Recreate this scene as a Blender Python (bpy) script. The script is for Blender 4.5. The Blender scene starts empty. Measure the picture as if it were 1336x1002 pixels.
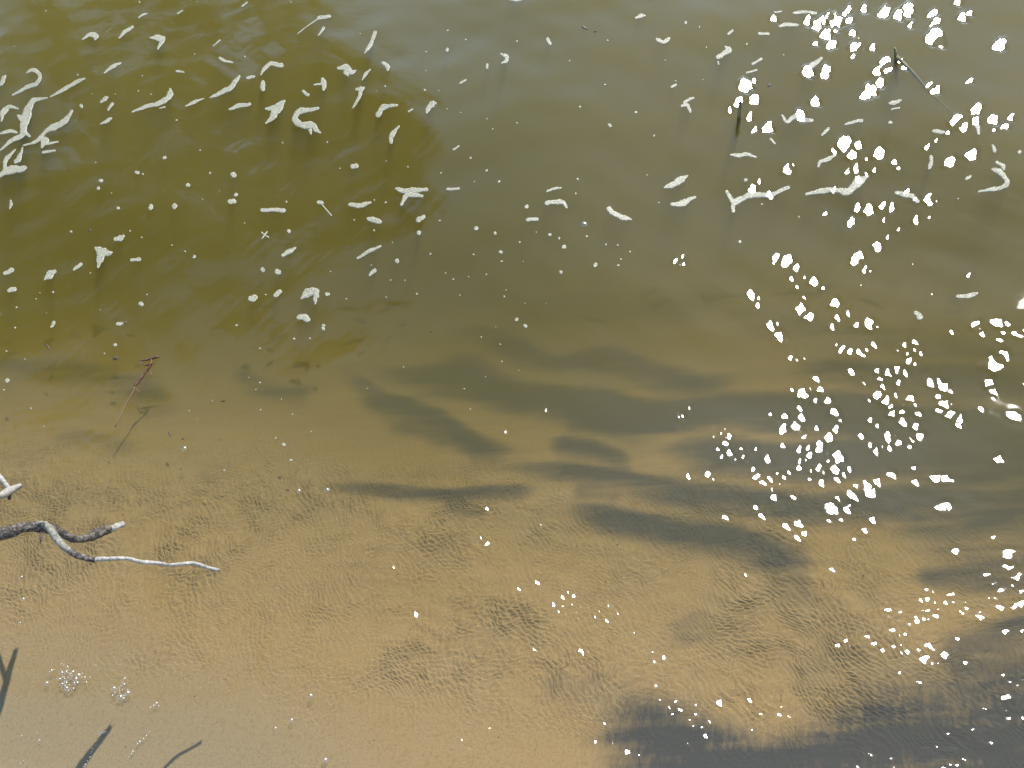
import bpy, bmesh, math, random
import numpy as np
from mathutils import Vector, Matrix

# ------------------------------------------------------------------ camera, sky, sun, exposure
scene = bpy.context.scene
col = scene.collection
PW, PH = 1336.0, 1002.0                      # the photograph's pixel frame, used to read positions off it
LENS = 30.0
FPX = LENS / 36.0 * PW
R_ = np.array([0.9506527, -0.25245527, -0.18034906])     # camera right, up, forward (rolled about 18 degrees)
U_ = np.array([0.31025707, 0.77354334, 0.55260407])
F_ = np.array([0.0, 0.58128912, -0.81369709])
CAM = np.array([0.0, 0.0, 1.5])
SUN = np.array([0.472434, 0.502682, 0.723959]); SUN /= np.linalg.norm(SUN)

cd = bpy.data.cameras.new('camera'); cd.lens = LENS; cd.sensor_width = 36; cd.sensor_fit = 'HORIZONTAL'
cd.clip_start = 0.02; cd.clip_end = 2000
cam = bpy.data.objects.new('camera', cd); col.objects.link(cam)
cam.matrix_world = Matrix(((R_[0], U_[0], -F_[0], CAM[0]), (R_[1], U_[1], -F_[1], CAM[1]), (R_[2], U_[2], -F_[2], CAM[2]), (0, 0, 0, 1)))
scene.camera = cam

world = bpy.data.worlds.new('World'); scene.world = world; world.use_nodes = True
wn = world.node_tree; wn.nodes.clear()
sky = wn.nodes.new('ShaderNodeTexSky'); sky.sky_type = 'NISHITA'; sky.sun_disc = False
sky.sun_elevation = math.asin(SUN[2]); sky.sun_rotation = math.atan2(SUN[0], SUN[1])
sky.altitude = 0; sky.air_density = 1.0; sky.dust_density = 0.35; sky.ozone_density = 1.0
bg = wn.nodes.new('ShaderNodeBackground'); bg.inputs['Strength'].default_value = 0.15
wo = wn.nodes.new('ShaderNodeOutputWorld')
wn.links.new(sky.outputs[0], bg.inputs[0]); wn.links.new(bg.outputs[0], wo.inputs[0])

sl = bpy.data.lights.new('sun', 'SUN'); sl.energy = 3.1; sl.angle = math.radians(0.53); sl.color = (1.0, 0.95, 0.86)
sun = bpy.data.objects.new('sun', sl); col.objects.link(sun)
sun.rotation_euler = Vector(SUN).to_track_quat('Z', 'Y').to_euler(); sun.location = (3, 4, 6)

scene.view_settings.view_transform = 'Standard'; scene.view_settings.look = 'None'
scene.view_settings.exposure = 1.32; scene.view_settings.gamma = 1.0
scene.render.engine = 'CYCLES'
cy = scene.cycles
cy.use_denoising = True; cy.use_adaptive_sampling = True; cy.adaptive_threshold = 0.02
cy.max_bounces = 6; cy.diffuse_bounces = 1; cy.volume_bounces = 0; cy.transparent_max_bounces = 12; cy.transmission_bounces = 8
cy.sample_clamp_indirect = 3.0; cy.caustics_reflective = False; cy.caustics_refractive = True

rng = np.random.default_rng(7); random.seed(7)

# ------------------------------------------------------------------ helpers
def pray(x, y):
    d = (x - PW/2) / FPX * R_ + (PH/2 - y) / FPX * U_ + F_
    return d / np.linalg.norm(d)
def at(x, y, z=0.0):
    """point of the scene at height z seen at photograph pixel x, y"""
    d = pray(x, y); return CAM + d * ((z - CAM[2]) / d[2])
def px(X, Y, Z):
    vx, vy, vz = X - CAM[0], Y - CAM[1], Z - CAM[2]
    f = vx*F_[0] + vy*F_[1] + vz*F_[2]
    f = np.where(f < 0.05, 0.05, f)
    u = PW/2 + FPX * (vx*R_[0] + vy*R_[1] + vz*R_[2]) / f
    v = PH/2 - FPX * (vx*U_[0] + vy*U_[1] + vz*U_[2]) / f
    return u, v
def sstep(a, b, x):
    t = np.clip((x - a) / (b - a), 0, 1); return t*t*(3 - 2*t)

def mesh_obj(name, verts, faces, mat, parent=None, smooth=True):
    me = bpy.data.meshes.new(name); me.from_pydata([tuple(v) for v in verts], [], faces); me.update()
    if mat: me.materials.append(mat)
    if smooth: me.polygons.foreach_set('use_smooth', [True] * len(me.polygons))
    o = bpy.data.objects.new(name, me); col.objects.link(o)
    if parent: o.parent = parent
    return o
def tag(o, label=None, cat=None, group=None, kind=None):
    if label: o['label'] = label
    if cat: o['category'] = cat
    if group: o['group'] = group
    if kind: o['kind'] = kind
    return o
def empty(name, loc):
    o = bpy.data.objects.new(name, None); o.location = loc; col.objects.link(o); o.empty_display_size = 0.05
    return o
def grid_mesh(name, X, Y, Z, mat):
    ny, nx = X.shape
    me = bpy.data.meshes.new(name)
    co = np.stack([X, Y, Z], -1).reshape(-1, 3).astype(np.float32)
    i = np.arange(ny*nx, dtype=np.int32).reshape(ny, nx)
    q = np.stack([i[:-1, :-1], i[:-1, 1:], i[1:, 1:], i[1:, :-1]], -1).reshape(-1, 4)
    me.vertices.add(len(co)); me.vertices.foreach_set('co', co.ravel())
    me.loops.add(q.size); me.loops.foreach_set('vertex_index', q.ravel())
    me.polygons.add(len(q)); me.polygons.foreach_set('loop_start', np.arange(0, q.size, 4, dtype=np.int32))
    me.polygons.foreach_set('use_smooth', np.ones(len(q), dtype=bool))
    me.update(calc_edges=True); me.materials.append(mat)
    o = bpy.data.objects.new(name, me); col.objects.link(o)
    return o

def new_mat(name):
    m = bpy.data.materials.new(name); m.use_nodes = True; nt = m.node_tree; nt.nodes.clear()
    return m, nt, nt.nodes.new('ShaderNodeOutputMaterial')
def N(nt, t, **kw):
    n = nt.nodes.new('ShaderNode' + t)
    for k, v in kw.items():
        if k in n.inputs.keys(): n.inputs[k].default_value = v
        else: setattr(n, k, v)
    return n
def noise(nt, scale, detail=4, rough=0.55, vec=None, dist=0.0):
    n = N(nt, 'TexNoise'); n.inputs['Scale'].default_value = scale; n.inputs['Detail'].default_value = detail
    n.inputs['Roughness'].default_value = rough; n.inputs['Distortion'].default_value = dist
    if vec is not None: nt.links.new(vec, n.inputs['Vector'])
    return n
def ramp(nt, src, stops):
    r = N(nt, 'ValToRGB'); e = r.color_ramp.elements
    while len(e) < len(stops): e.new(0.5)
    for k, (p, c) in enumerate(stops):
        e[k].position = p; e[k].color = (c, c, c, 1) if not isinstance(c, tuple) else (*c, 1)
    nt.links.new(src, r.inputs[0]); return r
def mixc(nt, fac, a, b, mode='MIX'):
    m = N(nt, 'Mix', data_type='RGBA', blend_type=mode)
    for sock, v in ((m.inputs[0], fac), (m.inputs[6], a), (m.inputs[7], b)):
        if hasattr(v, 'is_output'): nt.links.new(v, sock)
        elif isinstance(v, tuple): sock.default_value = (*v, 1)
        else: sock.default_value = v
    return m.outputs[2]
def math_(nt, op, a, b=0.0, clamp=False):
    m = N(nt, 'Math', operation=op, use_clamp=clamp)
    for k, v in enumerate((a, b)):
        if hasattr(v, 'is_output'): nt.links.new(v, m.inputs[k])
        else: m.inputs[k].default_value = v
    return m.outputs[0]

# ------------------------------------------------------------------ materials
def mat_sand():
    m, nt, out = new_mat('wet_sand'); L = nt.links.new
    g = N(nt, 'NewGeometry'); P = g.outputs['Position']
    big = noise(nt, 2.3, 5, 0.6, P); mid = noise(nt, 14, 5, 0.6, P); grain = noise(nt, 620, 2, 0.7, P); fleck = noise(nt, 170, 3, 0.6, P)
    c = mixc(nt, ramp(nt, big.outputs[0], [(0.3, 0.0), (0.7, 1.0)]).outputs[0], SAND_A, SAND_B)
    c = mixc(nt, math_(nt, 'MULTIPLY', ramp(nt, mid.outputs[0], [(0.35, 0.0), (0.75, 1.0)]).outputs[0], 0.35), c, SAND_C)
    gd = N(nt, 'Attribute', attribute_name='pale'); c = mixc(nt, gd.outputs['Fac'], c, SAND_PALE)
    gr = ramp(nt, grain.outputs[0], [(0.25, 0.72), (0.75, 1.28)])
    c = mixc(nt, 1.0, c, gr.outputs[0], 'MULTIPLY')
    fl = ramp(nt, fleck.outputs[0], [(0.30, 0.72), (0.48, 1.0)])
    c = mixc(nt, 0.6, c, fl.outputs[0], 'MULTIPLY')
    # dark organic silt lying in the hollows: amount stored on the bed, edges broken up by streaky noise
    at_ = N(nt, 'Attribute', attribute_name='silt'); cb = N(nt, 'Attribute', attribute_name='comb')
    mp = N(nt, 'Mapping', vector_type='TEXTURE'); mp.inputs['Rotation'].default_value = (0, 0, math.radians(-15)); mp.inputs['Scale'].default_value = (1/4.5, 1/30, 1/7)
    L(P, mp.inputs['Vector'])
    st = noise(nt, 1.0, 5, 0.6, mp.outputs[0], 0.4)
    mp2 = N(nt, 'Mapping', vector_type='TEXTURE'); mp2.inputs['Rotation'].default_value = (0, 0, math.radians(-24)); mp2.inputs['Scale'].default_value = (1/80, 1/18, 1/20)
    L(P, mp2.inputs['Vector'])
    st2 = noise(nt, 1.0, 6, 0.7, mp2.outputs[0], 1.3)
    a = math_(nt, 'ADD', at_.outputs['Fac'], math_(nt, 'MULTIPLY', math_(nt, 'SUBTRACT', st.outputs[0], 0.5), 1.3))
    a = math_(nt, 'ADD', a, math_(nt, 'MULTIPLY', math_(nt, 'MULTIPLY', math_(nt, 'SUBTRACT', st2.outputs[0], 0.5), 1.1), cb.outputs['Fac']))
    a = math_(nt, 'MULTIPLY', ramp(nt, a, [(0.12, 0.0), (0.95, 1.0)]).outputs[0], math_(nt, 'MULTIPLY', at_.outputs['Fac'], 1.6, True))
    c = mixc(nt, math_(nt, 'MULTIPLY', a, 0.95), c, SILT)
    b = N(nt, 'BsdfDiffuse'); L(c, b.inputs[0])
    # caustic light lines put into the bump relief, steep sides sunward: ridges running in curved trains, in the patches where the bed carries them
    rp = N(nt, 'Attribute', attribute_name='caustic_ridges')
    wv = noise(nt, 4.5, 3, 0.5, P); w2 = noise(nt, 22, 2, 0.5, P)
    off = N(nt, 'VectorMath', operation='SCALE'); L(wv.outputs['Color'], off.inputs[0]); off.inputs['Scale'].default_value = 0.16
    of2 = N(nt, 'VectorMath', operation='SCALE'); L(w2.outputs['Color'], of2.inputs[0]); of2.inputs['Scale'].default_value = 0.022
    pv = N(nt, 'VectorMath', operation='ADD'); L(P, pv.inputs[0]); L(off.outputs[0], pv.inputs[1])
    pv2 = N(nt, 'VectorMath', operation='ADD'); L(pv.outputs[0], pv2.inputs[0]); L(of2.outputs[0], pv2.inputs[1])
    hs = None
    sp = N(nt, 'SeparateXYZ'); L(pv2.outputs[0], sp.inputs[0])
    for k, (deg, freq, amp, wsc, wamp) in enumerate(((-28, 92, 0.8, 7, 5.5), (48, 80, 0.8, 9, 6.5), (5, 118, 0.5, 13, 5.0), (-55, 74, 0.7, 6, 7.0))):
        ca, sa = math.cos(math.radians(43 + deg)) * freq, math.sin(math.radians(43 + deg)) * freq
        wz = noise(nt, wsc, 3, 0.6, P)
        ph = math_(nt, 'ADD', math_(nt, 'ADD', math_(nt, 'MULTIPLY', sp.outputs[0], ca), math_(nt, 'MULTIPLY', sp.outputs[1], sa)), math_(nt, 'MULTIPLY', wz.outputs[0], wamp))
        fr_ = math_(nt, 'FRACT', math_(nt, 'ADD', ph, 0.37*k))
        rr = ramp(nt, fr_, [(0.0, 0.0), (0.84, 1.0), (1.0, 0.0)]); rr.color_ramp.interpolation = 'EASE'
        pm = noise(nt, 9.0 + 2*k, 3, 0.55, P, 0.3 + 0.2*k)
        mpk = N(nt, 'Mapping'); mpk.inputs['Location'].default_value = (3.1*k, 1.7*k, 0); L(P, mpk.inputs['Vector']); L(mpk.outputs[0], pm.inputs['Vector'])
        rd = math_(nt, 'MULTIPLY', math_(nt, 'MULTIPLY', rr.outputs[0], ramp(nt, pm.outputs[0], [(0.40, 0.0), (0.66, 1.0)]).outputs[0]), amp)
        hs = rd if hs is None else math_(nt, 'ADD', hs, rd)
    hs = math_(nt, 'MULTIPLY', hs, rp.outputs['Fac'])
    bp0 = N(nt, 'Bump'); bp0.inputs['Strength'].default_value = 1.0; bp0.inputs['Distance'].default_value = 0.0034
    L(hs, bp0.inputs['Height'])
    bp = N(nt, 'Bump'); bp.inputs['Strength'].default_value = 0.35; bp.inputs['Distance'].default_value = 0.0012
    L(grain.outputs[0], bp.inputs['Height']); L(bp0.outputs[0], bp.inputs['Normal']); L(bp.outputs[0], b.inputs['Normal'])
    L(b.outputs[0], out.inputs[0]); return m
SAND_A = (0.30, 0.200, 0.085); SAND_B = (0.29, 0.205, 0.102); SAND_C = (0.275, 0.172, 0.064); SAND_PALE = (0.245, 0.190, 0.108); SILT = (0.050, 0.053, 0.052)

def mat_water():
    m, nt, out = new_mat('tea_stained_water'); L = nt.links.new
    ge = N(nt, 'NewGeometry')
    ior = N(nt, 'Mix', data_type='FLOAT'); L(ge.outputs['Backfacing'], ior.inputs[0]); ior.inputs[2].default_value = 1.333; ior.inputs[3].default_value = 1/1.333
    fr = N(nt, 'Fresnel'); L(ior.outputs[0], fr.inputs['IOR'])        # same reflectance from both sides: rays in the water run straight
    gl = N(nt, 'BsdfGlossy', distribution='BECKMANN'); gl.inputs['Roughness'].default_value = 0.13; gl.inputs['Color'].default_value = (1, 1, 1, 1)
    tr = N(nt, 'BsdfTransparent'); tr.inputs[0].default_value = (0.86, 0.86, 0.86, 1)
    mx = N(nt, 'MixShader'); L(fr.outputs[0], mx.inputs[0]); L(tr.outputs[0], mx.inputs[1]); L(gl.outputs[0], mx.inputs[2])
    L(mx.outputs[0], out.inputs['Surface'])
    vs = N(nt, 'VolumeScatter'); vs.inputs['Color'].default_value = VS_COL; vs.inputs['Density'].default_value = VS_D; vs.inputs['Anisotropy'].default_value = 0.2
    va = N(nt, 'VolumeAbsorption'); va.inputs['Color'].default_value = VA_COL; va.inputs['Density'].default_value = VA_D
    ad = N(nt, 'AddShader'); L(vs.outputs[0], ad.inputs[0]); L(va.outputs[0], ad.inputs[1]); L(ad.outputs[0], out.inputs['Volume'])
    return m
VS_COL = (1.0, 0.79, 0.18, 1); VS_D = 2.9
VA_COL = (0.58, 0.50, 0.05, 1); VA_D = 6.0

M_SAND = mat_sand(); M_WATER = mat_water()

# ------------------------------------------------------------------ the river bed and banks
A0 = at(-60, 985)[:2]; A1 = at(640, 1100)[:2]
TD = (A1 - A0) / np.linalg.norm(A1 - A0); NRM = np.array([-TD[1], TD[0]])     # along the shore; towards the deep
if (at(668, 300)[:2] - A0) @ NRM < 0: NRM = -NRM
def shore_t(X, Y): return (X - A0[0]) * NRM[0] + (Y - A0[1]) * NRM[1]
def shore_s(X, Y): return (X - A0[0]) * TD[0] + (Y - A0[1]) * TD[1]
DEP_T = [-60, -8, -2.5, -0.25, 0.0, 0.12, 0.27, 0.45, 0.60, 0.75, 0.87, 1.08, 1.6, 2.4, 6.0, 8.0, 9.2, 12, 40, 400]
DEP_Z = [3.0, 1.2, 0.42, 0.03, -0.004, -0.009, -0.018, -0.031, -0.048, -0.073, -0.100, -0.16, -0.30, -0.50, -0.9, -0.5, 0.02, 0.5, 1.2, 4.0]

def wsum(X, Y, comps):
    h = np.zeros_like(X)
    for kx, ky, a, p in comps: h += a * np.sin(kx*X + ky*Y + p)
    return h
def waves(lam_lo, lam_hi, slope, n, dir_deg=None, spread=180, rs=rng):
    c = []
    for _ in range(n):
        lam = lam_lo * (lam_hi / lam_lo) ** rs.random(); k = 2*math.pi/lam
        th = math.radians((dir_deg if dir_deg is not None else 0) + (rs.random()*2 - 1) * spread)
        c.append((k*math.cos(th), k*math.sin(th), slope / k * math.sqrt(2.0/n), rs.random()*2*math.pi))
    return c

def graded(lo, hi, step0, step1, outer):
    xs = [lo]; 
    while xs[-1] < hi: xs.append(xs[-1] + step0 + (step1 - step0) * (xs[-1] - lo) / (hi - lo))
    left, right, d = [], [], 0.02
    a, b = lo, xs[-1]
    while a > -outer or b < outer:
        a -= d; b += d; left.append(a); right.append(b); d *= 1.45
    return np.array(left[::-1] + xs + right)

BX = graded(-1.75, 1.95, 0.008, 0.008, 400); BY = graded(-0.15, 4.0, 0.007, 0.014, 400)
X, Y = np.meshgrid(BX, BY)
T = shore_t(X, Y)
wob = wsum(X, Y, waves(0.7, 2.5, 1.0, 8)) * 0.10
Zb = np.interp(T + wob * sstep(0.1, 0.8, T) * sstep(8, 4, T), DEP_T, DEP_Z)
Zb = np.where((T > -0.3) & (T < 2.5), Zb, Zb + wsum(X, Y, waves(1.2, 6, 0.04, 10)))
inv = sstep(-2.2, -1.8, X) * sstep(2.4, 2.0, X) * sstep(4.5, 4.0, Y)      # fine relief where the grid is fine
U, V = px(X, Y, Zb)
sh = sstep(0.05, 0.3, T) * inv
Zb = Zb + inv * wsum(X, Y, waves(0.16, 0.45, 0.035, 10, 70, 40)) * sstep(0.0, 0.5, T) * 1.0
warp = wsum(X, Y, waves(0.2, 0.6, 0.3, 6))
rip = np.sin((X*0.35 + Y*0.94 + warp*0.9) * 2*math.pi/0.034) * 0.0007 * (0.5 + 0.5*np.sin(wsum(X, Y, waves(0.3, 0.8, 1.0, 6))*25))
Zb = Zb + rip * sh * sstep(1.4, 0.9, T)
bed = grid_mesh('ground', X, Y, Zb, M_SAND)
tag(bed, 'pale brown rippled sand of the river bed and its banks', None, None, 'structure')

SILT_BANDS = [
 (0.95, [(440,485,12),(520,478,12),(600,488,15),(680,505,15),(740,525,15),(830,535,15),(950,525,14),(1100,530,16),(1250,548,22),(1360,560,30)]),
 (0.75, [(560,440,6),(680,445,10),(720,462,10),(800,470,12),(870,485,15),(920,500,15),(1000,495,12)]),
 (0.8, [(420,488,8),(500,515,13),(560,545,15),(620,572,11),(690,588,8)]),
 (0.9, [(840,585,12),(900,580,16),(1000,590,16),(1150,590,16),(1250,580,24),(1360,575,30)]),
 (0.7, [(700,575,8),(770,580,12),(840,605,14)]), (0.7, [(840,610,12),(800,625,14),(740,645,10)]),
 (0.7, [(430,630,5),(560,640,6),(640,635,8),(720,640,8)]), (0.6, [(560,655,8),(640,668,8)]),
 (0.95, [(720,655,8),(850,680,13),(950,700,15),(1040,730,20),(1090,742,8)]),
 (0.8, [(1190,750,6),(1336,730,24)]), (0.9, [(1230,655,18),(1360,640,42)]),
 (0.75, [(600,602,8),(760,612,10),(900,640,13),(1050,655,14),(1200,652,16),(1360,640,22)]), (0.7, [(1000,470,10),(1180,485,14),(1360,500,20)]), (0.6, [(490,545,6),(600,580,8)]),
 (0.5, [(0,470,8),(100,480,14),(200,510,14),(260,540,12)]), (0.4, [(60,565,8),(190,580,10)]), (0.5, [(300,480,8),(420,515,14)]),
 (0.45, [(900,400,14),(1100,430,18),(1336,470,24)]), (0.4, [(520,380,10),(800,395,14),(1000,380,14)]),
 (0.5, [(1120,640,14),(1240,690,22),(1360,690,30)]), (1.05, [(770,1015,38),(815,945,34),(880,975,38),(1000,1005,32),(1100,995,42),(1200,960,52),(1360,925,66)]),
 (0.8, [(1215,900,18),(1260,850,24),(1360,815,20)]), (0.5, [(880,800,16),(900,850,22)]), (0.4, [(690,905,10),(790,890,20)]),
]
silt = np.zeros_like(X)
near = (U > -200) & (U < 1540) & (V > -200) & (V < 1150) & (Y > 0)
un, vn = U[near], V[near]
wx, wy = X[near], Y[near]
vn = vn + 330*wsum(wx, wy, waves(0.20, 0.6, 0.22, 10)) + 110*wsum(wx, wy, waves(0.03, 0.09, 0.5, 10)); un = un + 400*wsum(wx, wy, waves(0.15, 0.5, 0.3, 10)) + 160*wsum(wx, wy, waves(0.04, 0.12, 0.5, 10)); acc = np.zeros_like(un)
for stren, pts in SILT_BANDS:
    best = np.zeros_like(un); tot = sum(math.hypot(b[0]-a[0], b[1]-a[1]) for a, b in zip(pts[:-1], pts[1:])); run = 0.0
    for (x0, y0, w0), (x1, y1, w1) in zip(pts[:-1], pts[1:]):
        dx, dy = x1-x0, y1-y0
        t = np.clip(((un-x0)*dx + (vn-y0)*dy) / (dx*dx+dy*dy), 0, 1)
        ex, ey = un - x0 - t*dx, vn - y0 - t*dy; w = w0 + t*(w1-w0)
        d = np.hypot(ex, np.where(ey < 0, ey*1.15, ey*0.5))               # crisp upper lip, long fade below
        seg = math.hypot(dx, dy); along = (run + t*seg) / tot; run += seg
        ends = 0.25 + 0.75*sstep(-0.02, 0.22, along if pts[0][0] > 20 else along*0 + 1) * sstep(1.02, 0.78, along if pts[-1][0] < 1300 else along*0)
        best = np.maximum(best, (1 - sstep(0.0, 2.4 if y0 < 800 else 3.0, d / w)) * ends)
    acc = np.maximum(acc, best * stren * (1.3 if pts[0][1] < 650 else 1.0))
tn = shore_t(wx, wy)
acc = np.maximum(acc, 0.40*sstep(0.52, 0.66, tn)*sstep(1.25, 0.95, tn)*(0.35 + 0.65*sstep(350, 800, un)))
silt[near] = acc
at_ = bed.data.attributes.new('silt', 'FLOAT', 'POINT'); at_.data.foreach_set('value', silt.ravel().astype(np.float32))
pale = sstep(0.30, 0.06, T + 0.06*wsum(X, Y, waves(0.3, 1.0, 1.0, 6))) * sstep(620, 250, U + 200*wsum(X, Y, waves(0.3, 0.8, 0.5, 6))) * 0.85
at5 = bed.data.attributes.new('pale', 'FLOAT', 'POINT'); at5.data.foreach_set('value', pale.ravel().astype(np.float32))
cbv = 0.12 + 0.88*sstep(0.46, 0.30, T)
at4 = bed.data.attributes.new('comb', 'FLOAT', 'POINT'); at4.data.foreach_set('value', cbv.ravel().astype(np.float32))
rg = sstep(0.10, 0.34, T + 0.10*wsum(X, Y, waves(0.3, 1.0, 1.0, 6))) * sstep(0.80, 0.58, T) * inv * (0.5 + 0.5*sstep(-0.6, 0.6, wsum(X, Y, waves(0.25, 0.7, 1.0, 8)) * 18))
at3 = bed.data.attributes.new('caustic_ridges', 'FLOAT', 'POINT'); at3.data.foreach_set('value', rg.ravel().astype(np.float32))
def bed_z(x, y):
    i = int(np.clip(np.searchsorted(BX, x), 1, len(BX)-1)); j = int(np.clip(np.searchsorted(BY, y), 1, len(BY)-1))
    return float(Zb[j, i])

# ------------------------------------------------------------------ the water surface
WX = graded(-1.6, 1.75, 0.0027, 0.0027, 30); WY = graded(0.02, 3.7, 0.0024, 0.0066, 30)
X, Y = np.meshgrid(WX, WY)
T = shore_t(X, Y); U, V = px(X, Y, 0.0*X)
inv = sstep(-1.75, -1.6, X) * sstep(1.9, 1.75, X) * sstep(3.9, 3.7, Y) * sstep(-0.05, 0.02, Y)
deep = sstep(0.45, 1.0, T)
film = sstep(0.0, 0.35, T)                                        # waves die out in the thin film at the edge
H = wsum(X, Y, waves(0.25, 0.8, 0.032, 10, 60, 50)) * deep
H += wsum(X, Y, waves(0.09, 0.22, 0.022, 12, 70, 60)) * inv * (0.35 + 0.65*deep) * film
patch = 0.5 + 0.5*np.sin(wsum(X, Y, waves(0.35, 0.9, 1.0, 8)) * 14)
H += wsum(X, Y, waves(0.022, 0.05, 0.04, 20, 60, 180)) * inv * film * (1-deep) * (0.35 + 0.65*patch)
cz = np.exp(-(((U-1170)/190)**2 + ((V-360)/210)**2))              # choppy patch out where the sun glitters
H += wsum(X, Y, waves(0.05, 0.10, 0.02, 14, 70, 70)) * inv * cz
H += wsum(X, Y, waves(0.02, 0.045, 0.012, 12, 80, 90)) * inv * deep

# added swell, tilts the glittering water off the sun's mirror angle against glare
c0 = at(1280, 320); d0 = pray(1000, 350); n0 = SUN - d0; sw = -np.array([-n0[0], -n0[1]]); sw /= np.linalg.norm(sw)
H += 0.11 * 1.7/(2*math.pi) * np.sin(((X-c0[0])*sw[0] + (Y-c0[1])*sw[1]) * 2*math.pi/1.7) * sstep(0.5, 1.0, T) * sstep(300, 800, U)

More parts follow.
